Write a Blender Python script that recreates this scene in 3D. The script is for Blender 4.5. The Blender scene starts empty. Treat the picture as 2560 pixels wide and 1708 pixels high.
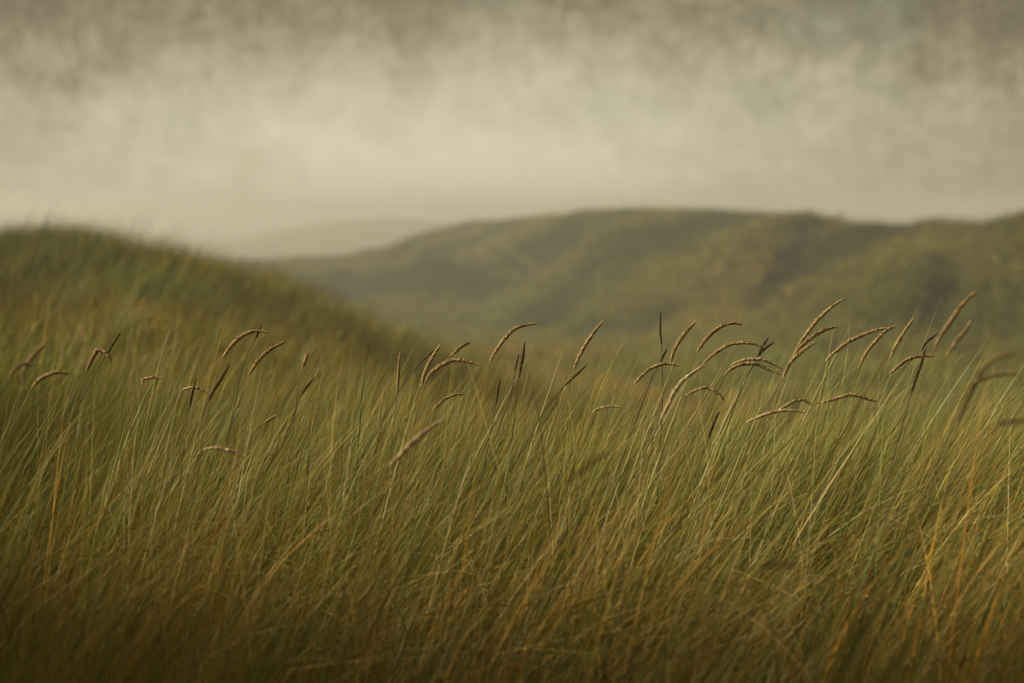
import bpy, math, random
import numpy as np
from mathutils import Vector, Matrix

random.seed(7)
rng = np.random.default_rng(7)
R = math.radians
scene = bpy.context.scene
COL = scene.collection

# ------------------------------------------------------------------ camera
EYE = 1.2
PITCH = R(5.15)
cam_d = bpy.data.cameras.new('camera')
cam = bpy.data.objects.new('camera', cam_d)
COL.objects.link(cam)
cam.location = (0, 0, EYE)
cam.rotation_euler = (R(90) - PITCH, 0, 0)
cam_d.lens = 50
cam_d.sensor_width = 36
cam_d.clip_start = 0.05
cam_d.clip_end = 6000
cam_d.dof.use_dof = True
cam_d.dof.focus_distance = 3.55
cam_d.dof.aperture_fstop = 1.75
cam_d.dof.aperture_blades = 9
scene.camera = cam

# ------------------------------------------------------------------ sun, sky, exposure
SUN_EL, SUN_AZ = R(32), R(253)          # azimuth clockwise from +Y (the view): on the left, a little behind
sun_d = bpy.data.lights.new('sun', 'SUN')
sun_d.energy = 1.5
sun_d.angle = R(10)
sun_d.color = (1.0, 0.92, 0.74)
sun = bpy.data.objects.new('sun', sun_d)
COL.objects.link(sun)
sdir = Vector((math.sin(SUN_AZ) * math.cos(SUN_EL), math.cos(SUN_AZ) * math.cos(SUN_EL), math.sin(SUN_EL)))
sun.rotation_euler = sdir.to_track_quat('Z', 'Y').to_euler()

world = bpy.data.worlds.new('World')
scene.world = world
world.use_nodes = True
wn, wl = world.node_tree.nodes, world.node_tree.links
wn.clear()


def N(nodes, typ, **kw):
    n = nodes.new(typ)
    for k, v in kw.items():
        if k.startswith('i_'):
            n.inputs[int(k[2:])].default_value = v
        else:
            setattr(n, k, v)
    return n


def ramp(nodes, stops, interp='EASE'):
    n = nodes.new('ShaderNodeValToRGB')
    cr = n.color_ramp
    cr.interpolation = interp
    while len(cr.elements) < len(stops):
        cr.elements.new(0.5)
    for e, (p, c) in zip(cr.elements, stops):
        e.position = p
        e.color = (c[0], c[1], c[2], 1) if len(c) == 3 else c
    return n


wout = N(wn, 'ShaderNodeOutputWorld')
tc = N(wn, 'ShaderNodeTexCoord')
sep = N(wn, 'ShaderNodeSeparateXYZ')
wl.new(tc.outputs['Generated'], sep.inputs[0])
nish = N(wn, 'ShaderNodeTexSky', sky_type='NISHITA', sun_disc=False, sun_elevation=SUN_EL, sun_rotation=SUN_AZ)
bg_sky = N(wn, 'ShaderNodeBackground')
bg_sky.inputs['Strength'].default_value = 0.05
veil = N(wn, 'ShaderNodeMix', data_type='RGBA', blend_type='MULTIPLY')       # seen through thin warm mist
veil.inputs[0].default_value = 1
veil.inputs[7].default_value = (0.50, 0.66, 0.40, 1)
wl.new(nish.outputs[0], veil.inputs[6])
wl.new(veil.outputs[2], bg_sky.inputs['Color'])


def math_n(op, a=None, b=None, clamp=False):
    n = N(wn, 'ShaderNodeMath', operation=op, use_clamp=clamp)
    for i, v in enumerate((a, b)):
        if v is None:
            continue
        if isinstance(v, (int, float)):
            n.inputs[i].default_value = v
        else:
            wl.new(v, n.inputs[i])
    return n.outputs[0]


# bright thin place in the cloud low over the dunes, falling off to all sides
gx = math_n('MULTIPLY', math_n('ADD', sep.outputs['X'], 0.035), 1 / 0.31)
gz = math_n('MULTIPLY', math_n('SUBTRACT', sep.outputs['Z'], 0.032), 1 / 0.084)
r2 = math_n('ADD', math_n('MULTIPLY', gx, gx), math_n('MULTIPLY', gz, gz))
front = math_n('GREATER_THAN', sep.outputs['Y'], 0.0)
glow = math_n('MULTIPLY', math_n('POWER', 2.718, math_n('MULTIPLY', r2, -0.8)), front)


def noise(scale, detail, rough=0.6, vscale=(1, 1, 1), loc=(0, 0, 0)):
    mp = N(wn, 'ShaderNodeMapping')
    mp.inputs['Scale'].default_value = vscale
    mp.inputs['Location'].default_value = loc
    wl.new(tc.outputs['Generated'], mp.inputs['Vector'])
    n = N(wn, 'ShaderNodeTexNoise')
    n.inputs['Scale'].default_value = scale
    n.inputs['Detail'].default_value = detail
    n.inputs['Roughness'].default_value = rough
    wl.new(mp.outputs[0], n.inputs['Vector'])
    return n.outputs['Fac']


n_big = noise(7, 5, 0.6, (1, 1, 1.5), (3, 1, 2))
n_mid = noise(34, 8, 0.72, (1, 1, 1.1), (7, 4, 2))
n_str = noise(110, 5, 0.75, (1, 1, 0.55), (1, 9, 2))
n_fin = noise(420, 3, 0.7, (1, 1, 0.7), (4, 2, 8))
mott = math_n('ADD', math_n('ADD', math_n('MULTIPLY', math_n('SUBTRACT', n_big, 0.5), 1.2),
                            math_n('MULTIPLY', math_n('SUBTRACT', n_mid, 0.5), 1.3)),
              math_n('ADD', math_n('MULTIPLY', math_n('SUBTRACT', n_str, 0.5), 0.8), math_n('MULTIPLY', math_n('SUBTRACT', n_fin, 0.5), 1.1)))
lvl = math_n('ADD', math_n('MULTIPLY', glow, 0.95), math_n('MULTIPLY', mott, math_n('SUBTRACT', 0.66, math_n('MULTIPLY', glow, 0.36))))
# the cloud grows paler again overhead, as under any even overcast
over = N(wn, 'ShaderNodeMapRange', interpolation_type='SMOOTHSTEP')
over.inputs['From Min'].default_value = 0.2
over.inputs['From Max'].default_value = 0.75
over.inputs['To Max'].default_value = 0.5
wl.new(sep.outputs['Z'], over.inputs['Value'])
lvl = math_n('ADD', lvl, over.outputs[0])
# thin places where the blue-green sky shows through the cloud, away from the bright part
gap_n = noise(9, 7, 0.68, (1, 1, 1.2), (11, 2, 5))
gap = N(wn, 'ShaderNodeMapRange')
gap.inputs['From Min'].default_value = 0.52
gap.inputs['From Max'].default_value = 0.72
gap.inputs['To Max'].default_value = 0.24
wl.new(gap_n, gap.inputs['Value'])
lvl = math_n('SUBTRACT', lvl, math_n('MULTIPLY', gap.outputs[0], 0.75))
lvl = math_n('ADD', lvl, 0.08, clamp=True)
cr = ramp(wn, [(0.0, (0.110, 0.092, 0.054)), (0.25, (0.205, 0.172, 0.102)), (0.6, (0.47, 0.40, 0.275)), (1.0, (0.74, 0.635, 0.46))], 'LINEAR')
wl.new(lvl, cr.inputs[0])
bg_cl = N(wn, 'ShaderNodeBackground')
bg_cl.inputs['Strength'].default_value = 0.285
wl.new(cr.outputs[0], bg_cl.inputs['Color'])
mixs = N(wn, 'ShaderNodeMixShader')
wl.new(gap.outputs[0], mixs.inputs[0])
wl.new(bg_cl.outputs[0], mixs.inputs[1])
wl.new(bg_sky.outputs[0], mixs.inputs[2])
wl.new(mixs.outputs[0], wout.inputs['Surface'])

scene.view_settings.view_transform = 'Standard'
scene.view_settings.look = 'None'
scene.view_settings.gamma = 1
scene.view_settings.use_curve_mapping = False
scene.view_settings.exposure = 1.9
cy = scene.cycles
cy.max_bounces = 5
cy.diffuse_bounces = 2
cy.glossy_bounces = 1
cy.transmission_bounces = 3
cy.transparent_max_bounces = 4
cy.volume_bounces = 1
cy.use_denoising = True
cy.denoiser = 'OPENIMAGEDENOISE'
cy.sample_clamp_indirect = 4

# ------------------------------------------------------------------ helpers
F = 50 / 36 * 2560
FWD = Vector((0, math.cos(PITCH), -math.sin(PITCH)))
UPV = Vector((0, math.sin(PITCH), math.cos(PITCH)))


def at(sx, sy, Y):
    """world point seen at photograph pixel (sx, sy) at the distance Y in front of the camera"""
    d = FWD + Vector((1, 0, 0)) * ((sx - 1280) / F) + UPV * ((854 - sy) / F)
    return Vector((0, 0, EYE)) + d * (Y / d.y)


_tab = rng.random((256, 256))


def vnoise(x, y):
    x, y = np.asarray(x, float), np.asarray(y, float)
    xi, yi = np.floor(x).astype(int), np.floor(y).astype(int)
    fx, fy = x - xi, y - yi
    fx, fy = fx * fx * (3 - 2 * fx), fy * fy * (3 - 2 * fy)
    a, b = _tab[xi % 256, yi % 256], _tab[(xi + 1) % 256, yi % 256]
    c, d = _tab[xi % 256, (yi + 1) % 256], _tab[(xi + 1) % 256, (yi + 1) % 256]
    return (a * (1 - fx) + b * fx) * (1 - fy) + (c * (1 - fx) + d * fx) * fy


def fbm(x, y, o=4):
    s, a, t = 0, 1, 0
    for k in range(o):
        s = s + a * vnoise(x * 2 ** k + 17.3 * k, y * 2 ** k + 5.1 * k)
        t += a
        a *= 0.5
    return s / t


def sstep(a, b, x):
    t = np.clip((x - a) / (b - a), 0, 1)
    return t * t * (3 - 2 * t)


def mesh_obj(name, verts, faces, mat=None, parent=None, cols=None, smooth=True):
    me = bpy.data.meshes.new(name)
    me.from_pydata([tuple(v) for v in verts], [], [tuple(f) for f in faces])
    if cols is not None:
        a = me.attributes.new('col', 'FLOAT_COLOR', 'POINT')
        c = np.ones((len(verts), 4), np.float32)
        c[:, :3] = cols
        a.data.foreach_set('color', c.ravel())
    if mat:
        me.materials.append(mat)
    if smooth and len(me.polygons):
        me.polygons.foreach_set('use_smooth', [True] * len(me.polygons))
    me.update()
    o = bpy.data.objects.new(name, me)
    if parent is not False:
        COL.objects.link(o)
        if parent:
            o.parent = parent
    return o


def new_mat(name):
    m = bpy.data.materials.new(name)
    m.use_nodes = True
    m.node_tree.nodes.clear()
    return m, m.node_tree.nodes, m.node_tree.links


# ------------------------------------------------------------------ materials
def grass_material(name, trans=0.3):
    m, n, l = new_mat(name)
    out = n.new('ShaderNodeOutputMaterial')
    a = N(n, 'ShaderNodeAttribute', attribute_name='col')
    t = N(n, 'ShaderNodeAttribute', attribute_name='tint', attribute_type='INSTANCER')
    mul = N(n, 'ShaderNodeMix', data_type='RGBA', blend_type='MULTIPLY')
    mul.inputs[0].default_value = 1
    l.new(a.outputs['Color'], mul.inputs[6])
    l.new(t.outputs['Color'], mul.inputs[7])
    p = n.new('ShaderNodeBsdfPrincipled')
    p.inputs['Roughness'].default_value = 0.55
    p.inputs['Specular IOR Level'].default_value = 0.25
    l.new(mul.outputs[2], p.inputs['Base Color'])
    tr = n.new('ShaderNodeBsdfTranslucent')
    l.new(mul.outputs[2], tr.inputs['Color'])
    mx = n.new('ShaderNodeMixShader')
    mx.inputs[0].default_value = trans
    l.new(p.outputs[0], mx.inputs[1])
    l.new(tr.outputs[0], mx.inputs[2])
    l.new(mx.outputs[0], out.inputs['Surface'])
    return m


def plain_material(name, trans=0.15, rough=0.7, bump=0.0):
    """colour from the blade's or head's own 'col' attribute with fine fibre grain"""
    m, n, l = new_mat(name)
    out = n.new('ShaderNodeOutputMaterial')
    a = N(n, 'ShaderNodeAttribute', attribute_name='col')
    g = n.new('ShaderNodeTexNoise')
    g.inputs['Scale'].default_value = 320
    g.inputs['Detail'].default_value = 3
    tcn = n.new('ShaderNodeTexCoord')
    l.new(tcn.outputs['Object'], g.inputs['Vector'])
    r = ramp(n, [(0.3, (0.72, 0.70, 0.66)), (0.7, (1.2, 1.2, 1.2))], 'LINEAR')
    l.new(g.outputs['Fac'], r.inputs[0])
    mul = N(n, 'ShaderNodeMix', data_type='RGBA', blend_type='MULTIPLY')
    mul.inputs[0].default_value = 1
    l.new(a.outputs['Color'], mul.inputs[6])
    l.new(r.outputs[0], mul.inputs[7])
    p = n.new('ShaderNodeBsdfPrincipled')
    p.inputs['Roughness'].default_value = rough
    p.inputs['Specular IOR Level'].default_value = 0.2
    l.new(mul.outputs[2], p.inputs['Base Color'])
    tr = n.new('ShaderNodeBsdfTranslucent')
    l.new(mul.outputs[2], tr.inputs['Color'])
    mx = n.new('ShaderNodeMixShader')
    mx.inputs[0].default_value = trans
    l.new(p.outputs[0], mx.inputs[1])
    l.new(tr.outputs[0], mx.inputs[2])
    l.new(mx.outputs[0], out.inputs['Surface'])
    return m


def soil_material():
    m, n, l = new_mat('sandy_litter')
    out = n.new('ShaderNodeOutputMaterial')
    tcn = n.new('ShaderNodeTexCoord')
    a = n.new('ShaderNodeTexNoise')
    a.inputs['Scale'].default_value = 0.5
    a.inputs['Detail'].default_value = 8
    b = n.new('ShaderNodeTexNoise')
    b.inputs['Scale'].default_value = 14
    b.inputs['Detail'].default_value = 8
    b.inputs['Roughness'].default_value = 0.7
    l.new(tcn.outputs['Object'], a.inputs['Vector'])
    l.new(tcn.outputs['Object'], b.inputs['Vector'])
    r1 = ramp(n, [(0.35, (0.075, 0.075, 0.022)), (0.65, (0.15, 0.12, 0.04))], 'LINEAR')
    l.new(a.outputs['Fac'], r1.inputs[0])
    r2_ = ramp(n, [(0.3, (0.6, 0.55, 0.5)), (0.7, (1.25, 1.2, 1.1))], 'LINEAR')
    l.new(b.outputs['Fac'], r2_.inputs[0])
    mul = N(n, 'ShaderNodeMix', data_type='RGBA', blend_type='MULTIPLY')
    mul.inputs[0].default_value = 1
    l.new(r1.outputs[0], mul.inputs[6])
    l.new(r2_.outputs[0], mul.inputs[7])
    p = n.new('ShaderNodeBsdfPrincipled')
    p.inputs['Roughness'].default_value = 0.9
    p.inputs['Specular IOR Level'].default_value = 0.1
    l.new(mul.outputs[2], p.inputs['Base Color'])
    bm = n.new('ShaderNodeBump')
    bm.inputs['Strength'].default_value = 0.6
    bm.inputs['Distance'].default_value = 0.03
    l.new(b.outputs['Fac'], bm.inputs['Height'])
    l.new(bm.outputs[0], p.inputs['Normal'])
    l.new(p.outputs[0], out.inputs['Surface'])
    return m


M_GRASS = grass_material('grass_blades', 0.18)
M_SOIL = soil_material()
M_HEAD = plain_material('seed_head_straw', 0.12, 0.8)
M_STEM = plain_material('stem_straw', 0.1, 0.55)

# ------------------------------------------------------------------ terrain
LY = [-50, 5.0, 7.0, 9.0, 14.0, 15.5, 18.0, 22.0, 30, 60, 100, 300]
LZ = [0, 0.0, 0.10, 0.25, 0.66, 0.68, 0.30, -0.8, -2.2, -4.5, -6, -9]
RY = [-50, 3.8, 5.0, 7.0, 10., 15.0, 25.0, 40.0, 60, 100, 300]
RZ = [0, 0.0, -0.32, -0.85, -1.35, -1.8, -2.15, -2.9, -3.9, -6, -9]


def ground_z(x, y):
    x, y = np.asarray(x, float), np.asarray(y, float)
    d = np.where(y > 0, np.hypot(x * 0.6, y), y)
    u = x / np.maximum(y, 1.5)
    w = 1 - sstep(-0.33, 0.20, u)
    zl, zr = np.interp(d, LY, LZ), np.interp(d, RY, RZ)
    z = zl * w + zr * (1 - w)
    amp = np.clip(y / 10, 0.15, 1)
    z = z + 2.0 * sstep(-1.0, -3.2, x + 0.40 * y) * sstep(5.0, 8.0, y) * (1 - sstep(15, 22, y))      # extra height added out of view to shade the left of the rise
    return z + (fbm(x * 0.45 + 40, y * 0.45 + 40, 3) - 0.5) * 0.28 * amp + (fbm(x * 0.8 + 9, y * 0.5 + 2, 3) - 0.5) * 0.5 * sstep(6, 11, y)


def grid_faces(nu, nv):
    i = np.arange(nu - 1)[:, None] * nv + np.arange(nv - 1)[None, :]
    i = i.ravel()
    return np.stack([i, i + nv, i + nv + 1, i + 1], 1)


# one sheet from under the camera to the horizon
rad = np.concatenate([np.linspace(0.05, 6, 30), np.geomspace(6.4, 1500, 70)])
ang = np.linspace(-math.pi, math.pi, 181)
AA, RR = np.meshgrid(ang, rad, indexing='ij')
GX, GY = RR * np.sin(AA), RR * np.cos(AA)
GZ = ground_z(GX, GY) - 0.02
ground = mesh_obj('ground', np.stack([GX, GY, GZ], -1).reshape(-1, 3), grid_faces(181, 100)[:, ::-1], M_SOIL)
ground['kind'] = 'structure'
ground['label'] = 'grassy dune ground falling from the near brow into the valley'

# right dune (the long hill): crest line and foot line seen from here, in distance and height
DS = 2560 / 2350
hx = [-700, 300, 500, 650, 800, 900, 1000, 1100, 1200, 1300, 1380, 1450, 1530, 1600, 1700, 1800, 1900, 1940, 2050, 2130, 2200, 2270, 2350, 2600, 3000, 3600]
hy = [640, 612, 603, 598, 586, 560, 524, 508, 499, 484, 480, 475, 477, 481, 484, 495, 497, 509, 508, 500, 499, 507, 490, 478, 470, 470]
hd = [84, 84, 88, 96, 102, 108, 112, 112, 104, 96, 90, 85, 81, 78, 73, 68, 63, 61, 57, 54, 51, 49, 46, 41, 35, 29]


def hill_surface(px, s):
    """px: bearing in display pixels; s 0 foot .. 1 crest .. 1.6 down the back"""
    Dc = np.interp(px, hx, hd)
    yc = np.interp(px, hx, hy)
    zc = EYE + (490 - yc) / 3264 * Dc - 0.45
    Db = Dc * np.interp(px, [700, 1200, 2400], [0.50, 0.52, 0.56])
    zb = ground_z((px - 1175) / 3264 * Db, Db) - 0.4
    D = Db + (Dc - Db) * s
    u = (px - 1175) / 3264
    X, Y = u * D, D
    prof = np.where(s <= 1, 0.35 * s + 0.65 * sstep(-0.1, 1.0, s), 1 - (s - 1) * 0.7)
    z = zb + (zc - zb) * prof
    # folds running down towards the lower left, each its own length and height
    q = (X * 0.82 - Y * 0.40) * 0.17
    p = (X * 0.40 + Y * 0.82) * 0.05
    ph = (q + 2.6 * (fbm(q * 0.6 + 3.1, p * 1.5 + 9.2, 3) - 0.5)) % 1.0
    lobe = np.where(ph < 0.70, ph / 0.70, (1 - ph) / 0.30)
    lobe = lobe * lobe * (3 - 2 * lobe)
    amp = sstep(0.3, 0.7, fbm(q * 0.9 + 31, p * 1.6 + 4, 2))
    env = np.clip(s * 2.5, 0, 1) * np.clip((0.97 - s) * 3.5, 0, 1)
    z = z + env * (amp * (lobe - 0.6) * 2.1 + (fbm(X * 0.2, Y * 0.2 + 20, 3) - 0.5) * 1.2)
    z = z + (fbm(X * 0.4, Y * 0.35 + 50, 4) - 0.5) * 0.75
    return X, Y, z, lobe


PX, SS = np.meshgrid(np.linspace(-700, 3600, 400), np.linspace(-0.05, 1.7, 140), indexing='ij')
HX, HY, HZ, _ = hill_surface(PX, SS)
hill = mesh_obj('dune', np.stack([HX, HY, HZ], -1).reshape(-1, 3), grid_faces(400, 140), M_SOIL)
hill['kind'] = 'structure'
hill['label'] = 'long grassy dune with dark diagonal folds across the valley on the right'

# far ridge in the mist
fx_ = [-1500, 300, 430, 530, 620, 700, 790, 880, 960, 1040, 1110, 1250, 1500, 2400, 5000]
fy_ = [600, 592, 572, 548, 530, 514, 502, 496, 498, 503, 500, 506, 512, 520, 560]


def ridge_surface(px, s):
    Dc = 420 + 0 * px
    zc = EYE + (490 - np.interp(px, fx_, fy_)) / 3264 * Dc - 0.5
    D = 270 + (Dc - 270) * s
    u = (px - 1175) / 3264
    prof = np.where(s <= 1, sstep(-0.15, 1.0, s), 1 - (s - 1) * 0.8)
    z = -11 + (zc + 11) * prof
    X, Y = u * D, D
    env = np.clip((1.05 - s) * 3, 0, 1)
    z = z + (fbm(X * 0.06, Y * 0.06 + 9, 3) - 0.5) * 2.5 * env
    return X, Y, z


PX, SS = np.meshgrid(np.linspace(-1500, 5000, 220), np.linspace(0, 1.9, 50), indexing='ij')
FX, FY, FZ = ridge_surface(PX, SS)
ridge = mesh_obj('dune', np.stack([FX, FY, FZ], -1).reshape(-1, 3), grid_faces(220, 50), M_SOIL)
ridge['kind'] = 'structure'
ridge['label'] = 'faint far dune ridge fading into the mist'

# bank added out of view to shade the near grass, with a saddle abreast of the tall grass
BX, BY = np.meshgrid(np.linspace(-12, 9, 110), np.linspace(-9, 5.6, 80), indexing='ij')


def shade_bank_z(x, y):
    left = sstep(-1.9, -3.5, x)                                  # rises to the left
    rear = sstep(-0.9, -3.0, y)                                  # and behind
    hl = 1.6 + 2.4 * (1 - sstep(0.35, 2.2, y)) - 1.6 * sstep(4.2, 5.6, y)
    hl = hl * (1 - 0.4 * sstep(-4.5, -12, x))
    hr = (2.6 - 1.2 * sstep(-1, 6, x)) * (1 - 0.4 * sstep(-4.5, -9, y))
    z = np.maximum(hl * left, hr * rear)
    return -0.1 + z + (fbm(x * 0.7 + 5, y * 0.7, 3) - 0.5) * 0.5 * np.maximum(left, rear)


bank = mesh_obj('dune', np.stack([BX, BY, shade_bank_z(BX, BY)], -1).reshape(-1, 3), grid_faces(110, 80), M_SOIL)
bank['kind'] = 'structure'
bank['label'] = 'steep dune bank added out of view to shade the near grass'

# ------------------------------------------------------------------ grass
PAL = {
    'green': (0.078, 0.132, 0.020), 'sage': (0.110, 0.165, 0.058), 'olive': (0.155, 0.165, 0.030),
    'straw': (0.44, 0.34, 0.10), 'ochre': (0.43, 0.26, 0.042), 'brown': (0.11, 0.075, 0.03), 'pale': (0.44, 0.35, 0.16),
}


def pick(weights):
    k = list(weights)
    w = np.array([weights[q] for q in k], float)
    return np.array(PAL[k[rng.choice(len(k), p=w / w.sum())]])


def blade_arrays(V, Fc, Cc, base, L, th0, th1, az, width, colb, colm, colt, seg=7, bendp=1.5, twist=None, kink=None):
    """one tapered ribbon, leaning from th0 (off vertical) at the base to th1 at the tip towards az"""
    p = np.array(base, float)
    i0 = len(V)
    phi = twist if twist is not None else rng.uniform(0, math.pi)
    for k in range(seg + 1):
        t = k / seg
        th = th0 + (th1 - th0) * t ** bendp
        if kink and t > kink[0]:
            th += kink[1]
        tan = np.array([math.sin(th) * math.sin(az), math.sin(th) * math.cos(az), math.cos(th)])
        if k:
            p = p + tan * (L / seg)
        a = np.array([math.cos(az), -math.sin(az), 0.0])
        b = np.cross(tan, a)
        wv = a * math.cos(phi) + b * math.sin(phi)
        wd = width * (0.75 + 0.25 * min(1, t * 5)) * (1 - t ** 2.2) * 0.5
        c = colb + (colm - colb) * min(1, t / 0.35) if t < 0.35 else colm + (colt - colm) * max(0, (t - 0.55) / 0.45)
        if k < seg:
            V.append(p - wv * wd); V.append(p + wv * wd)
            Cc.append(c); Cc.append(c)
        else:
            V.append(p); Cc.append(c)
    for k in range(seg - 1):
        a = i0 + 2 * k
        Fc.append((a, a + 1, a + 3, a + 2))
    a = i0 + 2 * (seg - 1)
    Fc.append((a, a + 1, a + 2))


WIND = R(90)        # the wind leans everything to the right


def make_tuft(name, nblades, hmin, hmax, lean, spread, width, weights, seg=7, radius=0.07, dead=0.25):
    V, Fc, Cc = [], [], []
    for _ in range(nblades):
        r, a = radius * math.sqrt(rng.random()), rng.uniform(0, 2 * math.pi)
        base = (r * math.cos(a), r * math.sin(a), -0.03)
        L = hmin + (hmax - hmin) * rng.beta(1.8, 2.0)
        az = WIND + rng.normal(0, spread)
        th0 = abs(rng.normal(R(9), R(7)))
        th1 = th0 + abs(rng.normal(lean, lean * 0.45))
        bp = rng.uniform(1.0, 2.0)
        c = pick(weights)
        colb = pick({'straw': 1.5, 'brown': 2, 'olive': 3, 'green': 3}) * rng.uniform(0.7, 1.0)
        colm = c * rng.uniform(0.5, 1.5)
        colt = colm * 0.45 + pick({'straw': 3, 'ochre': 4, 'olive': 2}) * 0.55
        kink = None
        if rng.random() < 0.16:
            kink = (rng.uniform(0.5, 0.85), rng.uniform(0.4, 1.3))
        if rng.random() < dead * 0.5:      # dead leaf lying across at a low angle
            th0, th1 = rng.uniform(R(15), R(40)), rng.uniform(R(60), R(115))
            az = WIND + rng.normal(0, 0.9)
            L *= 0.8
            colm = pick({'straw': 3, 'pale': 2, 'brown': 2}) * rng.uniform(0.7, 1.0)
            colt = colm
        blade_arrays(V, Fc, Cc, base, L, th0, th1, az, width * rng.uniform(0.6, 1.25), colb, colm, colt, seg, bp, None, kink)
    o = mesh_obj(name, V, Fc, M_GRASS, False, np.array(Cc))
    return o


def collection_of(name, objs):
    c = bpy.data.collections.new(name)
    for o in objs:
        c.objects.link(o)
    return c


W_NEAR = {'green': 6, 'sage': 4, 'olive': 4, 'straw': 2.2, 'ochre': 1.6, 'brown': 1.0, 'pale': 0.5}
W_FAR = {'green': 6, 'sage': 3, 'olive': 5, 'straw': 1.4, 'ochre': 0.8, 'brown': 1.2}
near_tufts = collection_of('near_tufts', [make_tuft('tuft_%02d' % k, 24, 0.45, 1.05, R(rng.uniform(18, 50)), 0.8, 0.0044, W_NEAR, 8) for k in range(16)])
fine_tufts = collection_of('fine_tufts', [make_tuft('fine_tuft_%02d' % k, 16, 0.55, 1.08, R(rng.uniform(24, 56)), 0.75, 0.0030, {'straw': 4, 'ochre': 5, 'olive': 2, 'pale': 2, 'green': 2}, 9, 0.06, 0.3) for k in range(12)])
far_tufts = collection_of('far_tufts', [make_tuft('far_tuft_%02d' % k, 34, 0.22, 0.62, R(30), 1.2, 0.007, W_FAR, 4, 0.14, 0.2) for k in range(8)])
clumps = collection_of('clumps', [make_tuft('clump_%02d' % k, 46, 0.35, 0.8, R(32), 1.1, 0.026, W_FAR, 3, 0.42, 0.2) for k in range(8)])


def scatter(name, coll, pts, yaw, scl, idx, tint, label):
    """grass stands as instances on a cloud of rooting points"""
    n = len(pts)
    me = bpy.data.meshes.new(name)
    me.vertices.add(n)
    me.vertices.foreach_set('co', np.asarray(pts, np.float32).ravel())
    rot = np.zeros((n, 3), np.float32)
    rot[:, :] = yaw
    a = me.attributes.new('rot', 'FLOAT_VECTOR', 'POINT'); a.data.foreach_set('vector', rot.ravel())
    a = me.attributes.new('scl', 'FLOAT_VECTOR', 'POINT'); a.data.foreach_set('vector', np.asarray(scl, np.float32).ravel())
    a = me.attributes.new('idx', 'INT', 'POINT'); a.data.foreach_set('value', np.asarray(idx, np.int32))
    t4 = np.ones((n, 4), np.float32); t4[:, :3] = tint
    a = me.attributes.new('tint', 'FLOAT_COLOR', 'POINT'); a.data.foreach_set('color', t4.ravel())
    o = bpy.data.objects.new(name, me)
    COL.objects.link(o)
    ng = bpy.data.node_groups.new(name + '_nodes', 'GeometryNodeTree')
    ng.interface.new_socket('Geometry', in_out='INPUT', socket_type='NodeSocketGeometry')
    ng.interface.new_socket('Geometry', in_out='OUTPUT', socket_type='NodeSocketGeometry')
    nn, ll = ng.nodes, ng.links
    gi, go = nn.new('NodeGroupInput'), nn.new('NodeGroupOutput')
    iop = nn.new('GeometryNodeInstanceOnPoints')
    ci = nn.new('GeometryNodeCollectionInfo')
    ci.inputs['Collection'].default_value = coll
    ci.inputs['Separate Children'].default_value = True
    ci.inputs['Reset Children'].default_value = True
    iop.inputs['Pick Instance'].default_value = True

    def attr(nm, typ):
        q = nn.new('GeometryNodeInputNamedAttribute')
        q.data_type = typ
        q.inputs['Name'].default_value = nm
        return q.outputs['Attribute']
    ll.new(gi.outputs[0], iop.inputs['Points'])
    ll.new(ci.outputs[0], iop.inputs['Instance'])
    ll.new(attr('idx', 'INT'), iop.inputs['Instance Index'])
    ll.new(attr('rot', 'FLOAT_VECTOR'), iop.inputs['Rotation'])
    ll.new(attr('scl', 'FLOAT_VECTOR'), iop.inputs['Scale'])
    ll.new(iop.outputs[0], go.inputs[0])
    md = o.modifiers.new('scatter', 'NODES')
    md.node_group = ng
    o['kind'] = 'stuff'
    o['label'] = label
    o['category'] = 'grass'
    return o


def patch_tint(x, y, f=0.8, seed=0.0):
    a, b = fbm(x * f + seed, y * f + 3, 3), fbm(x * f * 1.7 + 70 + seed, y * f * 1.7, 3)
    g = sstep(0.35, 0.65, a)[:, None]
    s = sstep(0.45, 0.75, b)[:, None]
    t = (1 - g) * np.array([0.82, 0.95, 0.78]) + g * np.array([1.12, 1.0, 0.85])
    t = t * (1 - s) + s * t * np.array([1.25, 1.05, 0.9])
    return t * rng.uniform(0.7, 1.3, (len(x), 1))


def frustum_points(n, y0, y1, margin, umax=0.36, power=1.0):
    y = y0 + (y1 - y0) * rng.random(n * 3) ** power
    hw = umax * y + margin
    keep = rng.random(n * 3) < hw / hw.max()
    y = y[keep][:n]
    x = rng.uniform(-1, 1, len(y)) * (umax * y + margin)
    return x, y


def yaw3(n, s, tilt=0.06):
    r = rng.normal(0, 1, (n, 3)) * np.array([tilt, tilt, s])
    return r


# near stand: tussocks with thinner places between them
def near_points(n, y0, y1, margin, sig):
    cx, cy = frustum_points(n // 9, y0, y1, margin)
    k = rng.integers(0, len(cx), int(n * 0.7))
    x, y = cx[k] + rng.normal(0, sig, len(k)), cy[k] + rng.normal(0, sig, len(k))
    x2, y2 = frustum_points(n - len(k), y0, y1, margin)
    x, y = np.concatenate([x, x2]), np.concatenate([y, y2])
    ok = y > 0.45
    return x[ok], y[ok]


def near_pose(x, y, s0, s1):
    n = len(x)
    rot = yaw3(n, 0.38)
    rot[:, 1] += 0.03 + 0.20 * sstep(-0.6, 1.4, x)       # the right-hand side lies over further
    s = rng.uniform(s0, s1, n) * (0.90 + 0.13 * sstep(-0.4, 1.0, x)) * (1 + 0.04 * sstep(2.6, 3.2, y))
    return rot, np.stack([s, s, s], 1)


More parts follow.
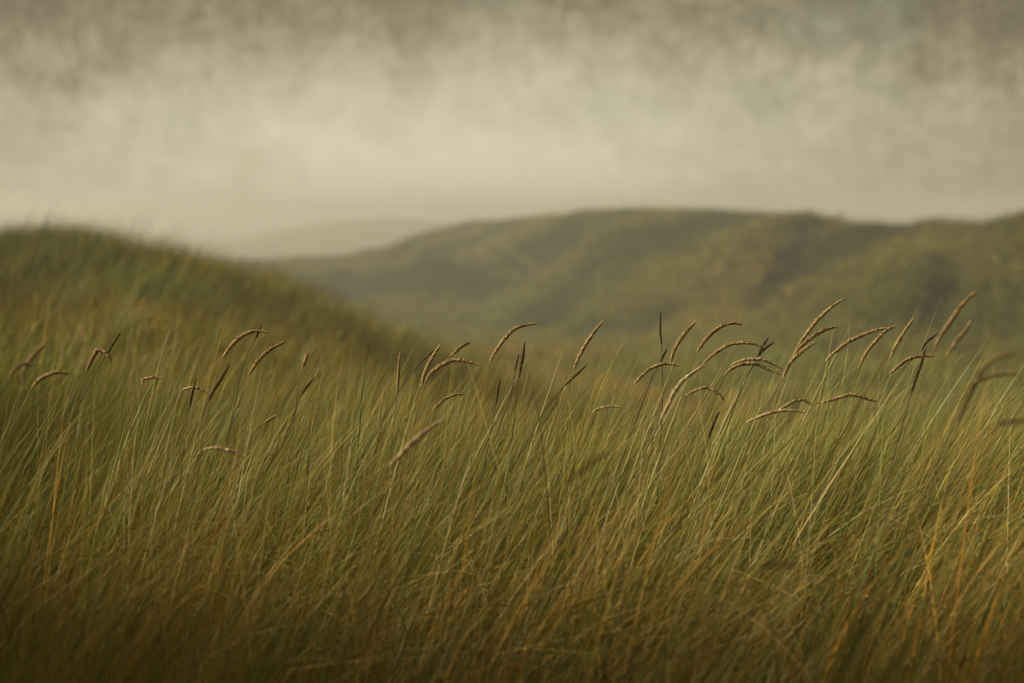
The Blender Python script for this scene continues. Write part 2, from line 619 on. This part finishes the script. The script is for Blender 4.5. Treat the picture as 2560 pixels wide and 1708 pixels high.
x, y = near_points(3700, 0.45, 6.2, 1.3, 0.09)
rot, scl = near_pose(x, y, 0.74, 1.06)
t = patch_tint(x, y)
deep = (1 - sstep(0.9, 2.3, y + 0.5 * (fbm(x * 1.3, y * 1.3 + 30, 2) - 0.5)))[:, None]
t = t * (1 - deep) + deep * t * np.array([0.72, 1.06, 0.66])       # greener nearest the camera, with bottom-edge darkening painted into the tint
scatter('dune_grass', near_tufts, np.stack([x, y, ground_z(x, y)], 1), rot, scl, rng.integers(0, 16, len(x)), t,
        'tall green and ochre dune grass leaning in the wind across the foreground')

x, y = near_points(1500, 1.3, 4.9, 1.2, 0.15)
rot, scl = near_pose(x, y, 0.78, 1.02)
scatter('straw_grass', fine_tufts, np.stack([x, y, ground_z(x, y)], 1), rot, scl, rng.integers(0, 12, len(x)), rng.uniform(0.8, 1.2, (len(x), 1)) * np.ones((1, 3)),
        'thin golden straw leaves and tips mixed through the green dune grass')

x, y = near_points(620, 3.1, 4.4, 0.9, 0.16)
rot, scl = near_pose(x, y, 0.88, 1.04)
scatter('straw_grass', fine_tufts, np.stack([x, y, ground_z(x, y)], 1), rot, scl, rng.integers(0, 12, len(x)), rng.uniform(0.8, 1.2, (len(x), 1)) * np.array([[0.9, 1.05, 0.95]]),
        'long wispy leaves reaching up among the seed heads')

# middle distance, left rise and the slope falling away
x, y = frustum_points(17000, 6.0, 24, 3.6)
u = x / y
keep = rng.random(len(x)) < np.where(u < 0.1, 1.0, 0.6)
x, y = x[keep], y[keep]
z = ground_z(x, y)
n = len(x)
t = patch_tint(x, y, 0.35, 11)
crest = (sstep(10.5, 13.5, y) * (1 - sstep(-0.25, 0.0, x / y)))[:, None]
t = t * (1 - crest) + crest * t * np.array([0.74, 0.80, 0.66])     # darker tint on the crest, mostly to the left
s = rng.uniform(0.75, 1.1, n)
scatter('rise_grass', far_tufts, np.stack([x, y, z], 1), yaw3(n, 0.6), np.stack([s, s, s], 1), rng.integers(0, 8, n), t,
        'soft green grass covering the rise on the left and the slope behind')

x, y = near_points(2200, 6.2, 16.5, 2.0, 0.22)
keep = (x / y < 0.05) & (y > 9.5) & (fbm(x * 0.9 + 3, y * 0.9 + 7, 2) > 0.47)
x, y = x[keep], y[keep]
n = len(x)
s = rng.uniform(0.45, 0.85, n)
scatter('tussock_grass', near_tufts, np.stack([x, y, ground_z(x, y)], 1), yaw3(n, 0.6), np.stack([s * 1.4, s * 1.4, s], 1), rng.integers(0, 16, n),
        patch_tint(x, y, 0.4, 17) * np.array([0.72, 0.80, 0.66]), 'taller tussocks standing proud of the short grass on the rise')

# valley floor
x, y = frustum_points(9000, 22, 60, 4)
z = ground_z(x, y)
n = len(x)
s = rng.uniform(0.6, 1.0, n)
scatter('valley_grass', clumps, np.stack([x, y, z], 1), yaw3(n, 1.0), np.stack([s, s, s * 0.9], 1), rng.integers(0, 8, n), patch_tint(x, y, 0.12, 5) * np.array([0.82, 0.80, 0.55]),
        'olive grass on the valley floor below the dune')

# long dune
n = 30000
px = rng.uniform(200, 3000, n * 2)
sv = rng.uniform(-0.02, 1.25, n * 2)
X, Y, Z, lobe = hill_surface(px, sv)
keep = rng.random(n * 2) < (Y / Y.max()) ** 1.0 * 1.4
px, sv, X, Y, Z, lobe = [q[keep] for q in (px, sv, X, Y, Z, lobe)]
n = len(X)
t = patch_tint(X, Y, 0.08, 23)
g = fbm(X * 0.11 + 4, Y * 0.07 + 8, 3)
g = fbm((X * 0.82 - Y * 0.40) * 0.30 + 4, (X * 0.40 + Y * 0.82) * 0.10 + 8, 4)
fold_shade = sstep(0.48, 0.60, g)[:, None]
t = (1 + (t - 1) * np.array([0.45, 0.55, 0.45])) * np.array([0.86, 0.86, 0.38])
edge_dark = sstep(6, 17, X + (fbm(X * 0.15, Y * 0.15 + 60, 3) - 0.5) * 10)[:, None]
t = t * (1 - edge_dark) + edge_dark * t * np.array([0.62, 0.56, 0.46])      # edge darkening towards the right, painted into the grass tint
t = t * (1 - fold_shade) + fold_shade * t * np.array([0.38, 0.46, 0.36])     # shade of the folds painted into the tint as dark streaks
s = rng.uniform(0.5, 0.95, n) + 0.5 * (rng.random(n) < 0.06)
scatter('dune_side_grass', clumps, np.stack([X, Y, Z], 1), yaw3(n, 1.2), np.stack([s, s, s * 0.9], 1), rng.integers(0, 8, n), t,
        'olive and dark green grass clothing the long dune')

# grass on the added shading bank
n = 9000
x, y = rng.uniform(-8, 6, n), rng.uniform(-6, 5.2, n)
ok = shade_bank_z(x, y) > 0.3
x, y = x[ok], y[ok]
n = len(x)
s = rng.uniform(0.8, 1.1, n)
scatter('shade_bank_grass', far_tufts, np.stack([x, y, shade_bank_z(x, y)], 1), yaw3(n, 0.6), np.stack([s, s, s], 1), rng.integers(0, 8, n), patch_tint(x, y),
        'grass on the added shading bank out of view')

# ------------------------------------------------------------------ stalks with seed heads
HEADCOL = {
    'pale': ((0.84, 0.66, 0.37), (0.66, 0.50, 0.26)),
    'straw': ((0.66, 0.48, 0.21), (0.50, 0.35, 0.15)),
    'brown': ((0.60, 0.40, 0.17), (0.40, 0.26, 0.105)),
    'dark': ((0.19, 0.12, 0.06), (0.11, 0.068, 0.036)),
}
STEMCOL = {'pale': (0.34, 0.25, 0.09), 'straw': (0.27, 0.19, 0.06), 'brown': (0.19, 0.125, 0.045), 'dark': (0.06, 0.042, 0.02)}


def catmull(P, n):
    P = [np.array(p, float) for p in P]
    P = [2 * P[0] - P[1]] + P + [2 * P[-1] - P[-2]]
    out = []
    segs = len(P) - 3
    for i in range(n):
        t = i / (n - 1) * segs
        k = min(int(t), segs - 1)
        f = t - k
        a, b, c, d = P[k:k + 4]
        out.append(0.5 * ((2 * b) + (c - a) * f + (2 * a - 5 * b + 4 * c - d) * f * f + (3 * b - a - 3 * c + d) * f ** 3))
    out = np.array(out)
    # even spacing
    s = np.concatenate([[0], np.cumsum(np.linalg.norm(np.diff(out, axis=0), axis=1))])
    q = np.linspace(0, s[-1], n)
    return np.stack([np.interp(q, s, out[:, k]) for k in range(3)], 1), s[-1]


def frames(C):
    T = np.gradient(C, axis=0)
    T /= np.linalg.norm(T, axis=1)[:, None]
    A = np.cross(T, np.array([0.13, 1.0, 0.07]))
    A /= np.linalg.norm(A, axis=1)[:, None]
    return T, A, np.cross(T, A)


def tube(V, Fc, Cc, C, rad, sides, col, cap=True):
    T, A, B = frames(C)
    i0 = len(V)
    n = len(C)
    for k in range(n):
        for j in range(sides):
            q = 2 * math.pi * j / sides
            V.append(C[k] + (A[k] * math.cos(q) + B[k] * math.sin(q)) * rad[k])
            Cc.append(col[k] if np.ndim(col) > 1 else col)
    for k in range(n - 1):
        for j in range(sides):
            a, b = i0 + k * sides + j, i0 + k * sides + (j + 1) % sides
            Fc.append((a, b, b + sides, a + sides))
    if cap:
        Fc.append(tuple(i0 + j for j in range(sides))[::-1])
        Fc.append(tuple(i0 + (n - 1) * sides + j for j in range(sides)))


def stalk(path, nhead, Y, kind, rmax, label, dtip=0.0, name='grass_stalk', loose=1.0):
    """path: photograph points from the tip down; the first nhead of them carry the seed head"""
    rmax = rmax * 0.92
    m = len(path)
    P = [np.array(at(sx, sy, Y + dtip * (1 - i / max(1, m - 1)))) for i, (sx, sy) in enumerate(path)]
    # carry the stem on down to its root
    dirn = P[-1] - P[-2]
    dirn /= np.linalg.norm(dirn)
    dirn[2] = min(dirn[2], -0.35)
    foot = P[-1].copy()
    gz = float(ground_z(foot[0], foot[1]))
    h = foot[2] - gz
    run = max(-0.6, min(0.6, dirn[0] / max(0.35, -dirn[2])))
    mid1 = foot + np.array([run * h * 0.42, 0.01, -h * 0.5])
    root = foot + np.array([run * h * 0.60, 0.02, -h - 0.02])
    full = P[:] + [mid1, root]
    root_o = bpy.data.objects.new(name, None)
    root_o.empty_display_size = 0.05
    COL.objects.link(root_o)
    base = root.copy()
    root_o.location = base
    root_o['label'] = label
    root_o['category'] = 'grass stalk'
    root_o['group'] = 'seed stalks standing above the dune grass'
    # head
    C, Lh = catmull([p - base for p in P[:nhead]][::-1], 30)      # base -> tip
    T, A, B = frames(C)
    t = np.linspace(0, 1, 30)
    prof = np.sin(math.pi * np.clip(t * 0.93 + 0.05, 0, 1) ** 0.85) ** 0.75
    prof = np.maximum(prof, 0.1) * (1 + 0.07 * np.sin(t * 37 + rng.uniform(0, 6)) * rng.uniform(0.4, 1))
    hi, lo = (np.array(c) for c in HEADCOL[kind])
    V, Fc, Cc = [], [], []
    tube(V, Fc, Cc, C, rmax * 0.62 * prof, 7, lo)
    ns = int(330 * max(0.5, min(1.4, Lh / 0.12)) * loose)
    for _ in range(ns):
        k = rng.uniform(0.4, 28.2)
        k0 = int(k); f = k - k0
        c = C[k0] * (1 - f) + C[k0 + 1] * f
        tn, a_, b_ = T[k0], A[k0], B[k0]
        q = rng.uniform(0, 2 * math.pi)
        rad_ = a_ * math.cos(q) + b_ * math.sin(q)
        side = np.cross(tn, rad_)
        r0 = rmax * prof[k0]
        ln = rng.uniform(0.008, 0.014) * (0.6 + 0.4 * prof[k0]) * (1.0 if rmax > 0.004 else 0.8)
        wd = rng.uniform(0.0009, 0.0016)
        p0 = c + rad_ * r0 * 0.45
        p2 = p0 + tn * ln * 0.85 + rad_ * r0 * rng.uniform(0.25, 0.62)
        p1 = (p0 + p2) / 2 + rad_ * 0.0012
        col = (lo + (hi - lo) * rng.random()) * rng.uniform(0.82, 1.18)
        i0 = len(V)
        V += [p0, p1 - side * wd, p1 + side * wd, p2, (p0 + p2) / 2 - rad_ * 0.0004]
        Cc += [col * 0.9, col, col, col * 1.1, col * 0.9]
        Fc += [(i0, i0 + 1, i0 + 3), (i0, i0 + 3, i0 + 2), (i0, i0 + 4, i0 + 1), (i0 + 1, i0 + 4, i0 + 3), (i0 + 2, i0 + 3, i0 + 4), (i0, i0 + 2, i0 + 4)]
    mesh_obj('seed_head', V, Fc, M_HEAD, root_o, np.array(Cc))
    # stem
    SC, Ls = catmull([p - base for p in full[nhead - 1:]], 22)
    V, Fc, Cc = [], [], []
    sc = np.array(STEMCOL[kind])
    grad = np.linspace(0, 1, 22)[:, None]
    cols = sc * (1 - grad) + grad * (sc * 0.4 + np.array(PAL['green']) * 0.6)
    rr = np.linspace(min(0.0011, rmax * 0.4), 0.0017, 22)
    rr = rr * (1 + 0.5 * np.exp(-((np.linspace(0, 1, 22) - 0.45) / 0.03) ** 2))
    tube(V, Fc, Cc, SC, rr, 5, cols)
    mesh_obj('stem', V, Fc, M_STEM, root_o, np.array(Cc))
    # a sheathing leaf from the lower stem
    k = 14
    az = WIND + rng.normal(0, 0.5)
    V, Fc, Cc = [], [], []
    c = pick({'green': 3, 'olive': 3, 'ochre': 1})
    blade_arrays(V, Fc, Cc, SC[k], min(0.5, 0.6 * h + 0.1), R(12), R(50), az, 0.004, c * 0.8, c, np.array(PAL['straw']), 8)
    mesh_obj('leaf', V, Fc, M_STEM, root_o, np.array(Cc))
    return root_o


ST = [
    # tip..down path, points on head, distance, kind, radius, label
    ([(278, 900), (266, 885), (256, 878), (242, 878), (231, 896), (215, 931), (191, 975)], 6, 3.35, 'brown', .0065, 'brown seed head hooked over like a crook at the left, beside a dark one', -.03),
    ([(300, 833), (278, 868), (262, 895), (246, 920)], 3, 3.55, 'dark', .003, 'thin dark straight seed head behind the hooked brown one', 0),
    ([(112, 861), (86, 886), (65, 918), (54, 959), (42, 1000)], 4, 2.55, 'straw', .0052, 'blurred brown seed head rising steeply near the left edge', 0),
    ([(93, 915), (74, 911), (54, 912), (30, 934), (22, 961)], 5, 2.5, 'straw', .004, 'blurred low arched seed head at the far left edge behind the steep one', 0),
    ([(170, 935), (147, 931), (122, 937), (95, 953), (79, 972)], 5, 3.0, 'straw', .005, 'short straw seed head arching low right of the two blurred ones at the left edge', 0),
    ([(406, 946), (381, 944), (359, 950), (355, 963)], 4, 3.4, 'straw', .0042, 'small straw seed head lying flat between the hooked one and the pale bow', 0),
    ([(513, 983), (503, 975), (490, 970), (474, 970), (458, 973)], 5, 3.35, 'pale', .0045, 'small pale bowed seed head crossed by a dark upright stalk', 0),
    ([(489, 950), (484, 970), (479, 991), (474, 1021), (456, 1075), (436, 1125)], 4, 3.25, 'dark', .003, 'dark upright stalk crossing the small pale bowed seed head', 0),
    ([(573, 912), (553, 948), (534, 978), (520, 1005)], 4, 3.15, 'dark', .0038, 'dark slanting seed head low to the left of the large left arch', 0),
    ([(669, 832), (652, 828), (628, 830), (601, 843), (576, 868), (556, 895), (541, 940), (530, 985)], 6, 3.45, 'straw', .0062, 'large straw seed head arching over a dark forked stalk, left of centre', -.02),
    ([(652, 818), (645, 832), (639, 846), (609, 903), (602, 936), (590, 999), (582, 1034)], 3, 3.6, 'dark', .0038, 'dark forked stalk poking up through the tip of the large left arch', 0),
    ([(710, 856), (677, 873), (652, 895), (633, 920), (620, 941), (607, 975)], 5, 3.4, 'brown', .0062, 'brown thick seed head slanting right just below the large left arch', 0),
    ([(768, 887), (762, 905), (756, 922), (746, 958), (742, 990)], 3, 3.5, 'brown', .0045, 'small brown upright seed head alone among straight green blades', 0),
    ([(783, 949), (767, 967), (752, 990), (744, 1010)], 3, 3.5, 'dark', .0028, 'short dark stalk slanting under the small brown upright seed head', 0),
    ([(1000, 882), (998, 910), (996, 944), (993, 985), (990, 1010)], 4, 3.5, 'brown', .004, 'narrow brown seed head standing bolt upright left of the centre cluster', 0),
    ([(1083, 877), (1070, 889), (1053, 906), (1027, 938), (1001, 974)], 3, 3.6, 'dark', .0028, 'thin dark stalk slanting behind the straight head of the centre cluster', 0),
    ([(1101, 864), (1088, 882), (1077, 901), (1061, 936), (1053, 971), (1045, 1005)], 5, 3.5, 'straw', .0055, 'straight straw seed head on the left of the centre cluster', 0),
    ([(1173, 858), (1159, 864), (1146, 873), (1124, 893), (1111, 922), (1100, 965)], 4, 3.75, 'brown', .0058, 'brown seed head standing behind the wide arch of the centre cluster', 0),
    ([(1198, 913), (1173, 905), (1135, 901), (1103, 914), (1078, 933), (1063, 955), (1050, 1000)], 6, 3.35, 'straw', .0066, 'wide arched straw seed head in front in the centre cluster', -.03),
    ([(1341, 809), (1318, 812), (1285, 824), (1258, 852), (1236, 884), (1225, 906), (1211, 942), (1200, 985)], 6, 3.5, 'straw', .0062, 'tall thick seed head curving right, highest near the middle of the field', 0),
    ([(1312, 857), (1307, 892), (1301, 925), (1297, 947), (1293, 980)], 4, 3.45, 'dark', .0042, 'thick black upright stalk right of the tall curving middle head', 0),
    ([(1296, 890), (1291, 910), (1286, 931), (1277, 993), (1268, 1015)], 3, 3.55, 'dark', .0026, 'thin dark stalk close beside the thick black upright one', 0),
    ([(1249, 952), (1245, 975), (1240, 1010), (1233, 1045)], 3, 3.45, 'dark', .0028, 'low dark stalk among blades below the tall curving middle head', 0),
    ([(1508, 803), (1486, 830), (1462, 865), (1443, 903), (1435, 925), (1425, 960)], 5, 3.5, 'straw', .0056, 'golden straight seed head slanting up alone, right of the black stalk', 0),
    ([(1466, 913), (1437, 941), (1410, 966), (1378, 1007), (1350, 1045)], 3, 3.5, 'dark', .003, 'dark low stalk slanting under the golden straight head', 0),
    ([(1160, 985), (1135, 988), (1111, 999), (1095, 1013), (1081, 1027)], 5, 3.3, 'brown', .0036, 'beaded brown seed head lying low under the centre cluster', 0),
    ([(1550, 1019), (1525, 1016), (1495, 1023), (1480, 1032)], 4, 3.3, 'pale', .003, 'little pale flat seed head deep in the grass below the low dark stalk', 0),
    ([(1102, 1053), (1059, 1083), (1021, 1116), (999, 1140), (972, 1165), (945, 1215), (930, 1300)], 5, 2.6, 'pale', .0068, 'large blurred tan seed head in the foreground, slanting up to the right', 0),
    ([(610, 1144), (582, 1129), (541, 1120), (508, 1124), (495, 1135)], 4, 3.05, 'pale', .0045, 'pale drooping seed head low down in the left foreground grass', 0),
    ([(1651, 782), (1651, 805), (1651, 833), (1654, 865), (1655, 906), (1657, 980), (1654, 1040)], 4, 3.5, 'dark', .0026, 'thin dark stalk standing straight and tall by itself right of the middle', 0),
    ([(1740, 805), (1718, 827), (1699, 852), (1685, 876), (1676, 909), (1666, 950)], 5, 3.45, 'brown', .0062, 'thick brown seed head slanting up right beside the thin tall dark stalk', 0),
    ([(1855, 811), (1827, 809), (1797, 820), (1772, 841), (1753, 865), (1741, 884), (1728, 920)], 6, 3.5, 'brown', .0062, 'brown seed head curving over to the right with a level tip', 0),
    ([(1914, 869), (1889, 861), (1857, 857), (1824, 862), (1794, 879), (1770, 898), (1757, 911), (1735, 950)], 7, 3.4, 'straw', .0055, 'long thin straw arch pointing at the dark crossed stalks', -.03),
    ([(1919, 846), (1906, 868), (1892, 895), (1875, 925), (1857, 958), (1845, 990)], 3, 3.6, 'dark', .0038, 'dark upright stalk at the tip of the long thin arch', 0),
    ([(1933, 858), (1920, 866), (1908, 876), (1895, 892), (1870, 940)], 4, 3.65, 'dark', .0036, 'dark brown slanting stalk crossing the dark upright one', 0),
    ([(2110, 747), (2080, 767), (2047, 797), (2020, 830), (2001, 857), (1987, 879), (1965, 920), (1945, 965)], 6, 3.5, 'straw', .0058, 'tallest of the fan of three heads, long and reaching far up right', 0),
    ([(2092, 816), (2058, 827), (2026, 846), (1998, 871), (1982, 892), (1962, 930)], 5, 3.45, 'brown', .0064, 'middle brown head of the fan of three, bending to the right', 0),
    ([(2038, 857), (2012, 873), (1987, 895), (1968, 920), (1957, 947), (1945, 985)], 5, 3.4, 'straw', .006, 'lowest and shortest head of the fan of three', 0),
    ([(1955, 921), (1930, 909), (1903, 899), (1870, 899), (1843, 906), (1827, 914), (1800, 940)], 6, 3.42, 'pale', .0048, 'upper of two nested pale arches drooping right into the fan', 0),
    ([(1949, 936), (1919, 922), (1887, 910), (1857, 911), (1829, 922), (1808, 941), (1778, 971), (1755, 1005)], 6, 3.36, 'straw', .0055, 'lower of two nested arches drooping right into the fan', 0),
    ([(1697, 914), (1669, 910), (1644, 914), (1617, 928), (1595, 950), (1584, 960), (1570, 985)], 6, 3.4, 'straw', .005, 'straw seed head bowed level across the foot of the thin tall dark stalk', 0),
    ([(1665, 876), (1650, 906), (1636, 933), (1625, 960), (1612, 993)], 2, 3.55, 'dark', .0034, 'short dark stalk leaning behind the bowed straw head', 0),
    ([(1759, 913), (1734, 931), (1707, 952), (1685, 982), (1669, 1015), (1652, 1048), (1630, 1090)], 6, 3.25, 'pale', .0056, 'long fluffy pale seed head leaning low, left of the nested arches', 0),
    ([(1809, 999), (1789, 980), (1764, 970), (1742, 975), (1715, 989), (1695, 1010)], 5, 3.35, 'straw', .0046, 'bowed seed head with drooping tip, under the nested arches', 0),
    ([(2030, 1012), (2009, 1001), (1987, 1003), (1963, 1016), (1940, 1030)], 5, 3.35, 'straw', .0045, 'small bowed seed head below the fan, touching the long flat arch', 0),
    ([(2013, 1031), (1987, 1027), (1952, 1027), (1919, 1035), (1889, 1046), (1865, 1057)], 6, 3.25, 'pale', .0045, 'palest seed head, lying nearly level below the fan', 0),
    ([(1797, 1031), (1783, 1061), (1770, 1099), (1755, 1140)], 3, 3.2, 'dark', .004, 'dark stalk standing deep in the grass left of the palest head', 0),
    ([(2217, 820), (2187, 827), (2154, 839), (2122, 854), (2089, 879), (2064, 903), (2045, 935)], 6, 3.45, 'straw', .0064, 'long thick straw arch right of the fan of three', 0),
    ([(2239, 815), (2214, 828), (2190, 852), (2168, 879), (2151, 911), (2146, 925), (2135, 960)], 6, 3.5, 'straw', .0055, 'slanting straw head whose tip crosses the end of the long thick arch', 0),
    ([(2284, 797), (2266, 822), (2247, 852), (2233, 879), (2225, 898), (2212, 940)], 5, 3.2, 'straw', .0052, 'slightly blurred straight head just right of the crossing tips', 0),
    ([(2443, 728), (2418, 748), (2394, 778), (2372, 811), (2350, 843), (2334, 873), (2315, 925)], 6, 2.75, 'brown', .0052, 'tallest blurred dark brown head of all, near the right edge', 0),
    ([(2429, 803), (2407, 835), (2388, 857), (2367, 892), (2350, 935)], 4, 2.6, 'brown', .0042, 'blurred brown head leaning beside the tallest one at the right', 0),
    ([(2342, 835), (2315, 857), (2299, 882), (2260, 920), (2235, 955)], 3, 3.4, 'dark', .003, 'thin dark stalk slanting across the low brown bow at the right', 0),
    ([(2313, 873), (2304, 906), (2290, 944), (2277, 988), (2265, 1030)], 4, 3.2, 'dark', .0042, 'thick dark upright stalk under the tip of the low brown bow', 0),
    ([(2334, 891), (2307, 890), (2277, 896), (2252, 911), (2222, 936), (2200, 965)], 5, 3.35, 'brown', .005, 'low brown bowed head crossed by two dark stalks at the right', 0),
    ([(2194, 1005), (2165, 996), (2135, 988), (2111, 990), (2081, 999), (2051, 1008), (2025, 1025)], 6, 3.3, 'straw', .0054, 'long flat straw arch lying low right of the small bowed head', 0),
    ([(2535, 883), (2505, 890), (2475, 906), (2448, 930), (2432, 952), (2410, 1000)], 5, 2.3, 'straw', .0042, 'upper blurred arched head at the right edge', 0),
    ([(2546, 936), (2505, 936), (2459, 947), (2416, 971), (2390, 995)], 4, 2.3, 'straw', .0036, 'lower blurred arched head at the right edge, nearly level', 0),
    ([(2454, 936), (2427, 985), (2394, 1061), (2370, 1120)], 3, 2.5, 'dark', .003, 'blurred dark slanting stalk under the arched heads at the right edge', 0),
    ([(2590, 1050), (2545, 1053), (2505, 1058), (2481, 1069), (2450, 1090)], 4, 2.1, 'straw', .0036, 'blurred straw head running out of the frame at the right edge', 0),
    ([(1994, 1417), (1965, 1411), (1939, 1411), (1895, 1416), (1850, 1440)], 4, 1.9, 'pale', .0034, 'blurred pale head lying flat in the lower right foreground', 0),
    ([(1514, 1133), (1465, 1168), (1416, 1209), (1329, 1264), (1270, 1330)], 3, 2.0, 'brown', .0022, 'blurred dark brown stalk slanting through the middle of the foreground', 0),
    ([(690, 1040), (672, 1050), (655, 1064), (630, 1090)], 3, 3.3, 'brown', .003, 'tiny brown head deep in the grass above the pale drooping one', 0),
]
for row in ST:
    stalk(row[0], row[1], row[2], row[3], row[4], row[5], row[6])

# single blades that stand out above the mass
BL = [
    ([(933, 789), (928, 830), (919, 890), (908, 958), (903, 1020)], 3.5, 'green', 'green', 'tallest dark green blade, straight, left of the centre cluster'),
    ([(786, 816), (783, 850), (779, 893), (776, 960), (774, 1020)], 3.5, 'ochre', 'green', 'upright blade with an orange tip above the small brown upright head'),
    ([(574, 777), (560, 812), (547, 865), (528, 930), (515, 985)], 3.45, 'ochre', 'green', 'tall blade with an ochre tip left of the large left arch'),
    ([(861, 820), (845, 852), (826, 905), (805, 960), (790, 1010)], 3.5, 'straw', 'olive', 'straw tipped blade slanting right between the upright head and tallest green blade'),
    ([(1034, 798), (1020, 838), (1003, 880), (985, 940), (970, 1000)], 3.55, 'ochre', 'olive', 'ochre blade rising above the narrow bolt upright head'),
    ([(1154, 868), (1170, 910), (1190, 970), (1208, 1040), (1225, 1097)], 3.2, 'straw', 'olive', 'long yellow blade leaning left across the centre cluster'),
    ([(1311, 892), (1325, 940), (1338, 1000), (1350, 1060), (1356, 1120)], 3.35, 'green', 'green', 'dark green blade leaning left under the thick black stalk'),
    ([(2451, 808), (2405, 804), (2361, 809), (2310, 823), (2271, 838), (2225, 880), (2190, 940)], 3.1, 'ochre', 'olive', 'long thin ochre blade arching flat behind the tallest head at the right'),
    ([(2293, 941), (2255, 931), (2214, 926), (2157, 941), (2110, 965), (2075, 1000)], 3.25, 'straw', 'olive', 'thin straw blade arching low under the crossing tips at the right'),
    ([(2121, 797), (2121, 830), (2121, 860), (2112, 920), (2102, 985)], 3.55, 'straw', 'olive', 'single upright blade standing above the long thick straw arch'),
    ([(2088, 800), (2080, 840), (2071, 890), (2058, 950), (2046, 1005)], 3.55, 'straw', 'green', 'thin blade crossing behind the middle head of the fan'),
    ([(1529, 817), (1515, 850), (1502, 900), (1480, 960), (1465, 1010)], 3.6, 'straw', 'olive', 'straw blade right of the golden straight head'),
    ([(438, 803), (425, 815), (411, 860), (392, 930), (380, 985)], 3.45, 'straw', 'olive', 'pale blade with a bent tip above the small flat head'),
    ([(1447, 690 + 110), (1444, 850), (1440, 900), (1432, 960), (1425, 1010)], 3.6, 'straw', 'olive', 'faint upright blade left of the golden straight head'),
    ([(1575, 836), (1555, 860), (1534, 900), (1512, 945), (1495, 990)], 3.6, 'ochre', 'olive', 'ochre blade slanting left of the bowed straw head'),
]
for path, Y, tipc, midc, label in BL:
    P = [np.array(at(sx, sy, Y)) for sx, sy in path]
    d = P[-1] - P[-2]
    d /= np.linalg.norm(d)
    h = P[-1][2] - float(ground_z(P[-1][0], P[-1][1]))
    run = d[0] / max(0.4, -d[2])
    P += [P[-1] + np.array([run * h * 0.45, 0.01, -h * 0.5]), P[-1] + np.array([run * h * 0.65, 0.02, -h - 0.02])]
    C, L = catmull(P[::-1], 26)
    base = C[0].copy()
    C = C - base
    T, A, B = frames(C)
    V, Fc, Cc = [], [], []
    ph = rng.uniform(-0.6, 0.6)
    tc_, mc_ = np.array(PAL[tipc]) * 1.15, np.array(PAL[midc])
    for k in range(26):
        t = k / 25
        wd = 0.0023 * (1 - t ** 2.4) + 0.0001
        sv_ = A[k] * math.cos(ph) + B[k] * math.sin(ph)
        nrm = np.cross(T[k], sv_)
        c = mc_ * (1 - sstep(0.55, 1, t)) + tc_ * sstep(0.55, 1, t)
        V += [C[k] - sv_ * wd, C[k] + nrm * wd * 0.5, C[k] + sv_ * wd]
        Cc += [c, c * 0.9, c]
    for k in range(25):
        a = 3 * k
        Fc += [(a, a + 1, a + 4, a + 3), (a + 1, a + 2, a + 5, a + 4)]
    o = mesh_obj('grass_shoot', V, Fc, M_STEM, None, np.array(Cc))
    o.location = base
    o['label'] = label
    o['category'] = 'grass shoot'
    o['group'] = 'single blades standing above the grass'

# ------------------------------------------------------------------ sea mist
m, nn_, ll_ = new_mat('mist')
out = nn_.new('ShaderNodeOutputMaterial')
pv = nn_.new('ShaderNodeVolumePrincipled')
pv.inputs['Color'].default_value = (0.98, 0.95, 0.89, 1)
pv.inputs['Density'].default_value = 0.0043
pv.inputs['Density Attribute'].default_value = ''
pv.inputs['Anisotropy'].default_value = 0.3
ll_.new(pv.outputs[0], out.inputs['Volume'])
hw, z0, z1 = 1600, -16, 5.8
hv = [(sx * hw, sy * hw, zz) for zz in (z0, z1) for sx, sy in ((-1, -1), (1, -1), (1, 1), (-1, 1))]
hf = [(0, 3, 2, 1), (4, 5, 6, 7), (0, 1, 5, 4), (1, 2, 6, 5), (2, 3, 7, 6), (3, 0, 4, 7)]
haze = mesh_obj('haze', hv, hf, m, None, None, False)
haze['kind'] = 'stuff'
haze['label'] = 'pale warm sea mist over the dunes'
